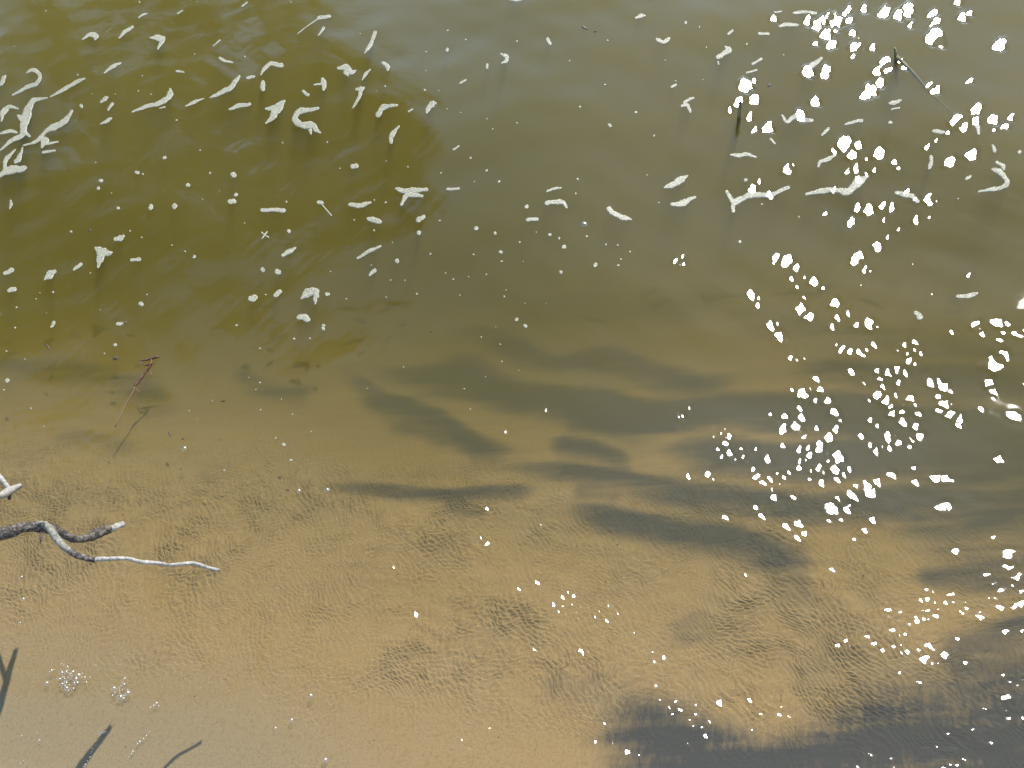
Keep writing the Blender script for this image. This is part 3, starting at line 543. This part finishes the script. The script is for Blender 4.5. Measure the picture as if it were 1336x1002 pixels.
(3, G2, 'upper of two wing shaped foam patches left of the glints', [[-58,697,4,-22,683,16,10,660,15,32,646,4]]),
(3, G2, 'lower of two wing shaped foam patches left of the glints', [[-30,760,7,5,757,16,30,742,13,62,726,5]]),
(3, G3, 'large antler shaped foam patch under the shorter drowned stick', [[210,775,8,212,745,14,250,722,14,290,708,14,340,712,12,380,700,10,425,680,8],[185,700,8,205,735,12]]),
(3, G3, 'long gull wing foam patch bright with glints', [[495,708,7,550,698,12,615,698,12,655,705,18,695,670,20,730,648,8]]),
(3, G3, 'small wriggling foam bit above the gull wing patch', [[540,605,5,548,588,9,580,578,10,605,565,6]]),
(3, G3, 'crown shaped foam patch with a glint in its middle', [[400,405,5,420,430,9,450,410,12,480,420,12,515,428,8]]),
(3, G3, 'moustache shaped foam bit at the foot of the drowned stick', [[200,560,5,230,562,10,265,558,9,298,568,4]]),
(3, G3, 'short slanted foam bar right of the crown shape', [[555,487,6,578,463,8]]),
(3, G3, 'flat tapered foam bar right of the short slanted bar', [[645,450,5,680,442,8,705,440,9]]),
(3, G3, 'straight slanted foam bar below the top glint cluster', [[480,250,6,515,220,12,550,195,9]]),
(3, G3, 'thin slanted foam bar, upper of two above the leftmost glints', [[285,212,6,318,192,7]]),
(3, G3, 'thin curved foam bar, lower of two above the leftmost glints', [[262,247,5,300,235,4]]),
(3, G3, 'ring shaped foam scrap with a loose tail', [[150,188,10,175,172,12,195,158,12,180,150,6],[150,205,4,152,214,4]]),
(3, G3, 'small foam hook above the ring shaped scrap', [[190,103,5,205,92,7]]),
(3, G3, 'small flat foam oval right of the ring shaped scrap', [[310,97,6,345,97,7]]),
(3, G3, 'low arched foam patch left of the top glint cluster', [[390,68,6,420,62,10,460,64,5]]),
(3, G3, 'long flat foam patch at the top edge by the glints', [[445,18,6,490,15,8,530,20,6]]),
(3, G3, 'thin flat foam dash at the top edge', [[370,18,4,395,14,4]]),
(3, G3, 'small foam triangle with a pale dash under it', [[815,380,8,835,380,12,855,372,5],[820,405,4,850,402,4]]),
(3, G3, 'kidney shaped upright foam patch near the right side', [[970,595,8,972,615,10,965,635,9]]),
(3, G3, 'small upright foam bean above the S shaped patch at right', [[1200,575,6,1208,595,9]]),
(3, G3, 'tiny slanted foam bean left of the S shaped patch', [[1105,690,8,1118,682,7]]),
(3, G3, 'S shaped foam ribbon near the right edge', [[1150,742,4,1190,738,8,1230,735,10,1255,720,12,1240,690,11,1215,670,13,1200,665,6],[1215,638,6,1238,655,10,1242,668,6]]),
(3, G3, 'ragged foam strip below the gull wing patch', [[840,720,8,870,730,12,900,740,12,920,760,10]]),
(3, G3, 'soft foam bar left of the upper right glints', [[980,500,8,1015,508,9]]),
(3, G3, 'drop shaped foam bit hanging under the upper right glints', [[1145,500,12,1148,525,6]]),
(3, G3, 'tiny slanted foam bean right of the drowned stick', [[355,495,6,372,512,5]]),
(6, G3, 'round lone foam disc on the grey water at the right', [[915,215,10,930,232,16]]),
(6, G3, 'lone flat foam wisp near the right edge', [[1075,158,8,1110,160,12,1145,152,8]]),
(5, G2, 'oval foam blob left above the dark silt bands', [[128,88,7,145,72,10]]),
]
for t, g, lab, sts in FOAM:
    foam('foam_patch', [[(x_, y_, w_*0.82) for x_, y_, w_ in trip(t, st)] for st in sts], lab, g)
DOTS = {
1: [315,411,8,390,697,10,380,727,9,430,744,6,530,667,9,552,673,7,727,717,10,808,667,7,897,671,14,633,607,8,908,752,9,895,779,13,457,803,8,584,803,12,676,800,13,268,885,7,940,215,6,1082,540,5,768,575,4,680,464,5,500,888,5,545,913,5,665,947,4,715,971,5,750,993,6,1113,893,10,1102,778,6,945,865,5,1307,646,6,1255,540,5,370,628,5,1120,10,5,533,2,5,757,3,4,180,48,4,57,181,4,747,206,4,302,293,4,550,295,4,535,355,4,447,367,4,583,366,4,358,367,4,845,737,4,783,772,4,638,737,4],
2: [320,912,11,145,893,5,67,850,6,190,788,6,145,775,5,540,900,11,612,917,8,633,985,8,580,677,7,628,720,7,533,720,5,519,631,6,732,813,10,820,914,8,855,926,7,873,958,11,705,947,6,768,907,4,960,910,7,925,693,6,918,750,6,1190,653,5,1078,937,6,1033,937,5,1125,960,5,1235,758,5,427,207,8,498,168,6,345,212,5,695,179,6,428,130,5,895,249,4,1040,161,5,1030,329,5,1148,425,7,1048,484,8,935,425,5,1217,505,6,1260,215,5,343,367,6,397,372,4,430,442,4,482,460,5,583,488,5,188,343,5,153,360,4,347,291,4,605,525,4,697,500,4,400,868,5,277,656,5,405,684,5,192,628,4,217,943,4,363,990,5,530,995,5,90,135,5,1300,290,4],
4: [200,147,7,150,150,3,136,174,5,64,210,6,5,241,6,178,230,4,542,195,11,565,160,5,440,351,8,398,384,6,30,382,5,100,412,5,30,493,11,17,528,6,118,597,5,168,667,5,343,72,6,62,291,5,384,218,4,1012,68,11,1070,76,14,1022,161,5,1260,160,10,912,281,6,1245,280,8,1243,292,8,1133,333,6,1193,331,5,1002,371,5,1272,75,5,750,20,8,957,481,5,1002,502,6,985,527,4,1085,567,5,816,567,5,727,607,5,760,637,4,1003,605,6,1062,714,6,1092,739,8,1120,798,7,1128,625,4,1200,692,4,862,835,6],
5: [233,40,11,133,52,4,637,48,5,993,50,9,1080,45,6,1090,20,5,420,88,6,578,98,5,309,165,6,475,175,5,646,181,7,653,158,5,692,265,8,725,287,8,613,295,5,557,334,5,629,359,5,635,424,5,725,205,4,805,204,4,190,174,5,260,450,7,121,532,5,573,485,4,492,532,4,700,456,4,515,608,4,862,84,8,36,177,4,363,18,6,528,24,5,720,48,4,509,104,4,450,112,4,208,110,4,263,112,4],
3: [1300,607,9,258,656,9,322,744,6,25,73,8,78,84,6,262,135,7,235,898,8,466,795,6,815,457,8,1073,762,6,105,155,4,92,280,4,405,177,4],
}
DLAB = {1: ('cream foam dot on the dark olive water at the upper left', 'foam dots at the upper left'),
        2: ('cream foam dot on the grey green water at the top centre', 'foam dots at the top centre'),
        4: ('cream foam dot on the left, between the foam streaks and the shallows', 'foam dots left of centre'),
        5: ('cream foam dot in the middle, above and over the dark silt bands', 'foam dots in the middle'),
        3: ('pale foam dot on the grey water among the upper right glints', 'foam dots at the upper right')}
MARKS = [(1,345,145,'hook shaped foam'),(1,603,150,'bird shaped foam'),(1,130,320,'zigzag foam ribbon'),(1,90,460,'branching foam network'),(1,200,500,'fork footed foam streak'),(1,600,400,'upturned foam streak'),
 (1,870,340,'wave crest foam streak'),(1,1170,455,'C shaped foam'),(1,1050,420,'fish shaped foam'),(1,1245,68,'long tailed foam knob'),(1,1050,811,'bone shaped foam bar'),(1,1238,782,'tadpole shaped foam'),(1,390,970,'shield shaped foam'),
 (1,40,660,'lowest left edge foam'),(1,865,233,'sagging foam crescent'),(4,185,80,'plump foam leaf'),(4,44,140,'smooth oval at the left edge'),(4,540,440,'brown floating root'),(4,1190,160,'dripping cap foam'),(4,1165,250,'mushroom cap foam'),(4,707,752,'ringed bubble on the shallows'),
 (4,440,403,'dark oval leaf bit'),(4,1260,912,'clear bubbles left of the silt'),(2,130,175,'tall slim foam spindle'),(2,90,370,'goblet shaped foam'),(2,185,430,'spanner shaped foam'),(2,368,430,'bird head foam'),(2,650,248,'top foam crescent'),(2,690,22,'foam boat at the top edge'),
 (2,1165,58,'small bird foam at the top'),(2,1252,145,'smile shaped foam'),(2,290,750,'three armed foam'),(2,85,793,'long flat foam oval'),(2,328,858,'rounded foam shell'),(2,845,792,'arch shaped foam'),(2,1085,820,'shoe shaped foam'),(2,66,640,'round foam disc'),(2,752,860,'soft foam oval'),
 (2,120,975,'slanting foam feather'),(2,450,746,'small flat foam oval'),(2,820,178,'upright foam bean'),(3,28,378,'V shaped foam'),(3,-20,680,'upper wing shaped foam'),(3,10,755,'lower wing shaped foam'),(3,260,720,'antler shaped foam'),(3,620,700,'gull wing foam'),(3,1235,710,'S shaped foam'),
 (3,175,170,'ring shaped foam scrap'),(3,420,64,'low arched foam'),(3,835,385,'foam triangle'),(5,600,340,'upper silt band'),(5,700,510,'long silt band'),(5,350,610,'dark silt hollow'),(5,370,310,'faint curled leaf shred'),(2,940,118,'dark bit on the pale ripple')]
MARKS = [(*zp(t, x, y), n) for t, x, y, n in MARKS]
dots = []
for t, a in DOTS.items():
    for k in range(0, len(a), 3):
        x, y = zp(t, a[k], a[k+1]); size = 'small' if a[k+2] >= 8 else 'tiny'
        md, mn, mx0, my0 = min((math.hypot(x-mx1, y-my1), n, mx1, my1) for mx1, my1, n in MARKS)
        ang = math.degrees(math.atan2(my0-y, x-mx0)) % 360
        side = ['right of', 'above right of', 'above', 'above left of', 'left of', 'below left of', 'below', 'below right of'][int((ang+22.5)//45) % 8]
        dots.append([x, y, a[k+2]*ZS*(0.82 if a[k+2] >= 8 else 0.42 + 0.3*rng.random()), size, side, mn, md, t])
NTH = ['nearest', 'second nearest', 'third nearest', 'fourth nearest', 'fifth nearest', 'sixth nearest', 'seventh nearest', 'eighth nearest', 'ninth nearest', 'tenth nearest']
for d_ in dots:
    same = sorted(e[6] for e in dots if e[3:6] == d_[3:6])
    pre = '' if len(same) == 1 else ', ' + NTH[min(9, same.index(d_[6]))]
    lab = d_[3] + ' foam dot' + pre + ' ' + d_[4] + ' the ' + d_[5]
    foam('foam_fleck', [[(d_[0], d_[1], d_[2])]], lab, d_[3] + ' ' + DLAB[d_[7]][1])

# ------------------------------------------------------------------ branches, twigs, sticks
def tube(name, pts, mat, parent=None, origin=(0, 0, 0), sides=10, per=5, rough=0.08, seed=1, cap=True):
    """a tapering stick through 3D points (x, y, z, radius)"""
    rs = np.random.default_rng(seed); C = catmull(pts, per); n = len(C)
    T_ = np.gradient(C[:, :3], axis=0); T_ /= np.linalg.norm(T_, axis=1)[:, None]
    up = np.array([0.13, 0.2, 1.0]); v, f = [], []
    ph = rs.random(6)*6.28
    for i in range(n):
        a = np.cross(T_[i], up); a /= np.linalg.norm(a); b = np.cross(a, T_[i])
        for k in range(sides):
            th = 2*math.pi*k/sides
            r = C[i][3]*(1 + rough*(math.sin(2*th + i*0.31 + ph[0]) + math.sin(3*th - i*0.53 + ph[1]) + 0.8*math.sin(i*1.3 + ph[2] + th)))
            p = C[i][:3] + r*(math.cos(th)*a + math.sin(th)*b) - np.array(origin); v.append(tuple(p))
    for i in range(n-1):
        for k in range(sides):
            f.append((i*sides+k, i*sides+(k+1) % sides, (i+1)*sides+(k+1) % sides, (i+1)*sides+k))
    if cap: f.append(tuple(range(sides))[::-1]); f.append(tuple((n-1)*sides+k for k in range(sides)))
    return mesh_obj(name, v, f, mat, parent)
def sp(lst):
    """(photo x, y, height, half width in photo pixels) -> 3D points with radius"""
    o = []
    for x, y, h, w in lst:
        P = at(x, y, h); o.append((P[0], P[1], P[2], 0.87*w*np.linalg.norm(P-CAM)/FPX))
    return o
base = at(-520, 860, 0.0); base[2] = bed_z(base[0], base[1]) - 0.02
br = empty('dead_branch', base)
tag(br, 'dead forked branch with flaking dark bark and a white bare twig, at the left edge', 'branch')
limb = sp([(-330,800,0.22,10),(-180,726,0.42,9.5),(-80,706,0.455,8.6),(0,696.6,0.435,7.8),(29,688.7,0.42,7.0),(54,687.6,0.405,7.4),(74,693,0.385,5.6),(97,703,0.36,5.2),(114,702,0.345,5.4),(128,695.5,0.332,6.6),(144,690,0.317,5.4)])
limb = [(base[0], base[1], base[2], 0.02)] + limb
tube('limb', limb, M_BARK, br, base, 14, 7, 0.07, 3)
tube('broken_tip', sp([(142,691,0.319,4.9),(152,687,0.309,4.4),(162,683,0.300,3.4)]), M_BARE, br, base, 10, 4, 0.12, 4)
for k, (x, y, w) in enumerate(((163.5,684.5,1.4),(161,680.5,1.2))):
    tube('splinter', sp([(157,685+k*-2,0.304,2.0),(x,y,0.299,w*0.5)]), M_BARE, br, base, 6, 2, 0.1, 5+k)
st = sp([(57,684,0.408,5.0),(63,688,0.406,4.7),(70,696.6,0.404,4.5),(81,711,0.402,4.4),(94,721,0.400,4.3)])
tube('side_twig', st, M_GREY, br, base, 10, 6, 0.05, 6)
tube('side_twig_bark', sp([(91,719,0.4005,4.5),(100,724,0.398,4.4),(112,728,0.394,4.1),(124,730,0.389,3.5)]), M_BARK, br, base, 10, 6, 0.08, 7)
tube('bare_twig', sp([(121,729.8,0.390,3.1),(140,729,0.378,2.8),(157,728.7,0.366,2.8),(169,729,0.357,2.6),(184,733,0.346,2.6),(206.6,734.8,0.327,2.5),(222,737,0.312,2.4),(247,734.8,0.288,2.6),(258,736,0.277,2.5),(272,741,0.263,2.2),(286,744,0.250,2.6)]), M_BARE, br, base, 10, 5, 0.05, 8)
tube('spur', sp([(53,692,0.41,1.3),(53,702,0.405,1.1),(52.5,709,0.40,0.7)]), M_BARK, br, base, 6, 3, 0.1, 9)
tube('knot', sp([(48,684,0.415,3.0),(53,681.5,0.42,2.6),(58,682,0.416,1.6)]), M_GREY, br, base, 8, 3, 0.15, 10)

b2 = at(-300, 820, 0.0); b2[2] = bed_z(b2[0], b2[1]) - 0.02
ft = empty('forked_twig', b2)
tag(ft, 'small bleached forked twig end poking in at the left edge above the branch', 'twig')
tube('stem', [(b2[0], b2[1], b2[2], 0.012)] + sp([(-160,745,0.33,6),(-60,680,0.41,5.5),(-20,656,0.375,5),(0,647,0.335,4.6),(13.5,640,0.29,4.8),(26,634,0.25,3.4)]), M_BARE, ft, b2, 10, 6, 0.08, 12)
tube('prong', sp([(12,638,0.292,3.2),(6,630,0.283,3.0),(0,623,0.272,2.9),(-7,614,0.262,2.4)]), M_BARE, ft, b2, 8, 4, 0.08, 13)
tube('stub', sp([(13,641,0.288,2.4),(12,652,0.28,1.8)]), M_BARK, ft, b2, 6, 3, 0.1, 14)

P0 = at(175, 504, 0.0); P0[2] = water_z(P0[0], P0[1])
rt = empty('floating_root', P0)
tag(rt, 'reddish brown dead root floating on the olive water, thin end pointing down left', 'root')
def fl(lst, lift=0.0015):
    o = []
    for x, y, w in lst:
        P = at(x, y); o.append((P[0], P[1], water_z(P[0], P[1]) + lift, w*np.linalg.norm(P-CAM)/FPX))
    return o
tube('stem', fl([(198,473,1.6),(194,480,1.9),(190,485,1.3),(186,490.6,1.3),(180,497,1.7),(175,503.6,1.2)]), M_ROOT, rt, P0, 7, 4, 0.2, 20)
tube('rootlet', fl([(176,502,0.8),(172,512.7,0.75),(163,528,0.7),(155,545,0.7),(149,556,0.7)]), M_STALK, rt, P0, 6, 4, 0.1, 21)
tube('crosspiece', fl([(183,471.5,0.7),(193,470,1.2),(200,468,1.3),(208,466,1.2)], 0.004), M_ROOT, rt, P0, 7, 3, 0.12, 22)
tube('tendril', fl([(197,474,0.9),(192,477,0.9),(187,476,0.8),(185,473,0.8),(188,471,0.7)], 0.003), M_ROOT, rt, P0, 6, 5, 0.1, 23)
tube('tendril', fl([(192,471,0.8),(197,469,0.8),(199,474,0.9),(195,479,1.0)], 0.005), M_ROOT, rt, P0, 6, 5, 0.1, 24)
tube('tendril', fl([(175,505,0.5),(170,508,0.5),(167,511,0.4)]), M_STALK, rt, P0, 5, 3, 0.1, 25)
tube('tendril', fl([(176,505,0.5),(181,511,0.4)]), M_STALK, rt, P0, 5, 3, 0.1, 26)
tube('tendril', fl([(196,484,0.5),(197,490,0.4)]), M_STALK, rt, P0, 5, 3, 0.1, 27)
tube('tendril', fl([(186,470,0.5),(183,467,0.4)]), M_STALK, rt, P0, 5, 3, 0.1, 28)

P1 = at(960, 190, -0.15)
s1 = empty('drowned_stick', P1); tag(s1, 'short drowned stick standing under the water above the moustache shaped foam', 'stick')
tube('stick', sp([(959,196,-0.17,2.0),(961,180,-0.11,2.6),(964,155,-0.04,2.8),(966,134,0.014,2.4)]), M_STAKE, s1, P1, 8, 5, 0.08, 30)
tube('snapped_tip', sp([(965,136,0.012,2.2),(967,132,0.018,1.0)]), M_BIT, s1, P1, 6, 2, 0.15, 31)
P2 = at(1171, 105, -0.12)
s2 = empty('drowned_stick', P2); tag(s2, 'drowned stick with a thin slanting piece breaking the surface amid glints near the top right', 'stick')
tube('stick', sp([(1171,112,-0.15,1.6),(1170,96,-0.08,2.4),(1169,80,-0.025,2.4),(1168,65,0.012,1.6)]), M_STAKE, s2, P2, 8, 5, 0.1, 32)
tube('slant_piece', sp([(1170,74,-0.004,2.2),(1190,94,-0.02,2.0),(1215,122,-0.05,1.8),(1245,150,-0.09,1.5)]), M_STAKE, s2, P2, 7, 5, 0.1, 33)  # thin tube slanting down to the right from the stick
tube('snapped_tip', sp([(1168,65,0.012,1.5),(1167,62,0.018,0.8)]), M_STAKE, s2, P2, 6, 2, 0.15, 34)

# floating bits of rotten leaf and bark
BITS = [(63,453,4.5,1.1,-50,'thin dark leaf shred floating by the left edge'),(150,466.5,3.8,2.0,12,'dark oval leaf bit floating left of the brown root'),
 (220.5,565,3.4,1.2,-70,'upright dark leaf shred below right of the brown root'),(238,572,1.4,1.0,0,'tiny dark speck above the ringed bubble'),
 (116,299,1.8,1.5,0,'black speck on the olive water above the shield shaped foam'),(292,523,3.6,0.8,10,'curled reddish leaf shred right of the brown root'),
 (565,435,3.0,0.7,55,'faint curled leaf shred above the dark silt bands'),(763,40,4.2,1.6,-25,'dark leaf bit on the pale ripple at the top centre'),
 (777,44,2.2,1.0,10,'tiny dark leaf bit right of the one on the pale ripple'),(1005,99,3.2,1.3,30,'dark leaf bit by a small glint right of the leftmost glints'),
 (163,420,1.9,1.0,40,'tiny brown curl touching the small foam oval above the root'),(142,603,1.6,0.8,-35,'tiny brown leaf speck on the shallows left of centre')]
for k, (x, y, a, b, deg, lab) in enumerate(BITS):
    o = at(x, y); o[2] = water_z(o[0], o[1]); v = []; f = []; n = 14; rs = np.random.default_rng(900+k)
    for ring, (sc, h) in enumerate(((1, -0.0004), (0.98, 0.0006), (0.5, 0.0016))):
        for i in range(n):
            th = 2*math.pi*i/n; e = 1 + 0.16*math.sin(3*th+k) + 0.08*rs.random()
            lx, ly = a*sc*e*math.cos(th), b*sc*e*math.sin(th); r = math.radians(-deg)
            q = at(x + lx*math.cos(r) - ly*math.sin(r), y + lx*math.sin(r) + ly*math.cos(r))
            v.append((q[0]-o[0], q[1]-o[1], water_z(q[0], q[1]) - o[2] + h + 0.0006*math.sin(th*2)))
    for rg_ in range(2):
        for i in range(n): f.append((rg_*n+i, rg_*n+(i+1) % n, (rg_+1)*n+(i+1) % n, (rg_+1)*n+i))
    f.append(tuple(2*n+i for i in range(n))); f.append(tuple(range(n))[::-1])
    tag(mesh_obj('leaf_bit', v, f, M_ROOT if 'redd' in lab or 'brown curl' in lab else M_BIT), lab, 'leaf bit', 'bits of rotten leaf afloat').location = o

# ------------------------------------------------------------------ bubbles
def bubble_mesh():
    v, f, n, m = [], [], 14, 6
    for j in range(m):
        a = (math.pi/2)*j/m*1.0
        for i in range(n): v.append((math.cos(a)*math.cos(2*math.pi*i/n), math.cos(a)*math.sin(2*math.pi*i/n), math.sin(a)))
    v.append((0, 0, 1))
    for j in range(m-1):
        for i in range(n): f.append((j*n+i, j*n+(i+1) % n, (j+1)*n+(i+1) % n, (j+1)*n+i))
    for i in range(n): f.append(((m-1)*n+i, (m-1)*n+(i+1) % n, m*n))
    me = bpy.data.meshes.new('bubble'); me.from_pydata(v, [], f); me.materials.append(M_BUB); me.polygons.foreach_set('use_smooth', [True]*len(f)); me.update(); return me
BUB = bubble_mesh()
def bubbles(cx, cy, spots, label, cat='bubbles', name='bubble_cluster'):
    o = at(cx, cy); o[2] = water_z(o[0], o[1]); e = empty(name, o); tag(e, label, cat, 'bubbles along the shallows')
    for x, y, r in spots:
        q = at(x, y); b = bpy.data.objects.new('bubble', BUB); col.objects.link(b); b.parent = e
        rr = r*np.linalg.norm(q-CAM)/FPX; b.scale = (rr, rr, rr*0.85); b.location = (q[0]-o[0], q[1]-o[1], water_z(q[0], q[1])-o[2]-0.0003)
rb = random.Random(5)
def cl(cx, cy, sx, sy, n, r0, r1):
    o = []
    for _ in range(n*12):
        x, y, r = cx + rb.gauss(0, sx), cy + rb.gauss(0, sy), r0 + (r1-r0)*rb.random()**2
        if all(math.hypot(x-a, y-b) > (r+c)*0.8 for a, b, c in o): o.append((x, y, r))
        if len(o) >= n: break
    return o
bubbles(90, 885, cl(90, 885, 8, 6, 44, 0.9, 3.6), 'dense clump of clear bubbles at the lower left between two stick shadows')
bubbles(157, 904, cl(157, 903, 6, 6, 20, 1.0, 3.8), 'looser clump of clear bubbles right of the dense clump')
bubbles(203, 920, [(204,918,2.4),(200,921,1.6),(196,923,1.3),(207,921,1.2)], 'four small bubbles right of the looser clump')
bubbles(67, 875, [(67,875,2.0),(64,877,1.2),(70,874,1.1),(83,868,1.0)], 'few tiny bubbles left of the dense clump')
bubbles(162, 886, [(162,886,1.8),(164,884,1.2),(117,884,1.3),(125,868,1.0)], 'tiny bubbles above the looser clump')
bubbles(132, 957, [(131,957,2.2),(135,956,1.6),(128,958,1.2),(138,955,1.1)], 'small bubbles above the middle stick shadow')
bubbles(118, 985, [(125,972,1.0),(121,977,1.3),(119,982,1.1),(117,988,1.2),(114,993,1.0),(111,998,1.6),(109,1001,1.2)], 'string of tiny bubbles left of the middle stick shadow')
bubbles(182, 968, [(195,955,1.0),(191,960,1.3),(187,964,1.5),(182,968,2.0),(179,971,1.3),(173,981,1.8),(171,984,1.4),(168,988,0.9)], 'string of tiny bubbles right of the middle stick shadow')
bubbles(50, 965, [(48,956,1.0),(51,966,1.5),(28,960,1.2),(30,992,1.0),(26,996,1.2)], 'scattered tiny bubbles at the bottom left corner')
for x, y, r, lab in ((240,585,3.6,'ringed bubble on the golden shallows left of centre'),(427,640,3.8,'round clear bubble above the shallows, left of the silt bands'),(390,641,3.2,'clear bubble just left of the larger one over the shallows'),
                     (405,908,3.4,'lone clear bubble on the sand at lower centre left'),(380,940,3.0,'lone dull bubble below left of the clear one'),(424,992,3.6,'lone bubble at the bottom edge left of centre'),
                     (762,294,4.6,'ringed bubble beside the shoe shaped foam'),(359,950,2.0,'tiny bubble left of the dull bubble'),(28,753,2.0,'upper tiny bubble under the branch at left'),(30,782,2.6,'middle tiny bubble under the branch at left'),(26,813,1.8,'lower tiny bubble under the branch near a stick shadow')):
    bubbles(x, y, [(x, y, r)], lab, 'bubble', 'bubble')

# ------------------------------------------------------------------ grit on the sand
v, f = [], []; rs = np.random.default_rng(31)
for k in range(170):
    x, y = rs.random()*1336, 620 + 380*rs.random()
    if k % 3 == 0: x, y = 480 + rs.normal(0, 170), 930 + rs.normal(0, 50)
    P = at(x, y); z = bed_z(P[0], P[1]); P = at(x, y, z); r = (0.6 + 1.2*rs.random()**3)*0.0011; b0 = len(v)
    for (a, b, c) in ((1,0,0),(0,1,0),(-1,0,0),(0,-1,0),(0,0,0.8),(0,0,-0.8)):
        v.append((P[0]+a*r*(0.7+0.6*rs.random()), P[1]+b*r*(0.7+0.6*rs.random()), P[2]+c*r))
    for a, b in ((0,1),(1,2),(2,3),(3,0)): f += [(b0+a, b0+b, b0+4), (b0+b, b0+a, b0+5)]
tag(mesh_obj('grit', v, f, mat_plain('dark_grit', (0.06, 0.04, 0.025), 0.7, 0.6, 900)), 'scattered dark grit grains lying on the sand', None, None, 'stuff')

# ------------------------------------------------------------------ trees on the far bank, seen only as their dark reflection in the water
M_LEAF = mat_plain('leaf', (0.05, 0.08, 0.02), 0.6, 0.5, 1.5); M_TRUNK = mat_plain('tree_bark', (0.10, 0.08, 0.06), 0.9, 0.4, 8)
def tree(x, y, h, rad, seed, label, dens=130):
    rs = np.random.default_rng(seed); z0 = bed_z(x, y) - 0.1
    e = empty('bank_tree', (x, y, z0)); tag(e, label, 'tree', 'trees on the far bank')
    tube('trunk', [(0, 0, 0, 0.24), (0.1, 0.05, h*0.3, 0.18), (0.0, 0.15, h*0.6, 0.12), (0.1, 0.1, h*0.93, 0.03)], M_TRUNK, e, (0, 0, 0), 10, 5, 0.05, seed)
    for k in range(7):
        a = rs.random()*6.28; zz = h*(0.25 + 0.08*k); l = rad*(0.9 - 0.07*k)
        tube('limb', [(0, 0.05, zz, 0.07), (math.cos(a)*l*0.5, math.sin(a)*l*0.5, zz + l*0.35, 0.045), (math.cos(a)*l, math.sin(a)*l, zz + l*0.55, 0.012)], M_TRUNK, e, (0, 0, 0), 6, 4, 0.05, seed+k)
    v, f = [], []
    for c in range(46):
        th, zz = rs.random()*6.28, rs.random()**0.8; rc = rad*(1.0 - 0.6*zz**2)*math.sqrt(rs.random())
        cx, cyy, cz = math.cos(th)*rc, math.sin(th)*rc, h*(0.12 + 0.86*zz); cr = rad*(0.25 + 0.2*rs.random())
        for _ in range(dens):
            d = rs.normal(size=3); d /= np.linalg.norm(d); p = np.array([cx, cyy, cz]) + d*cr*rs.random()**0.4
            a, b = rs.normal(size=3), rs.normal(size=3); a /= np.linalg.norm(a); b -= a*(a@b); b /= np.linalg.norm(b); s_ = 0.07 + 0.07*rs.random()
            b0 = len(v); v += [tuple(p+a*s_*1.6), tuple(p+b*s_*0.7), tuple(p-a*s_*1.6), tuple(p-b*s_*0.7)]; f.append((b0, b0+1, b0+2, b0+3))
    mesh_obj('crown', v, f, M_LEAF, e, False)
def bank_point(az, t):
    d = np.array([math.sin(math.radians(az)), math.cos(math.radians(az))]); base_t = float(shore_t(0.0, 0.0))
    k = (t - base_t) / max(0.25, d @ NRM); return d * min(k, 16)
for az, tt, h, rad, sd, lab in ((-62, 9.6, 12.5, 3.0, 1, 'dense dark tree furthest left on the far bank'), (-46, 9.9, 12.0, 3.0, 2, 'broad tree second from the left on the far bank'),
                                (-32, 9.7, 11.5, 2.8, 3, 'tall full tree in the middle of the far bank row'), (-20, 10.2, 11.0, 2.4, 4, 'tall tree second from the right on the far bank'), (-9.5, 9.8, 9.5, 1.5, 5, 'slim tree at the right end of the far bank row')):
    p = bank_point(az, tt); tree(p[0], p[1], h, rad, sd, lab, {4: 70, 5: 45}.get(sd, 120))
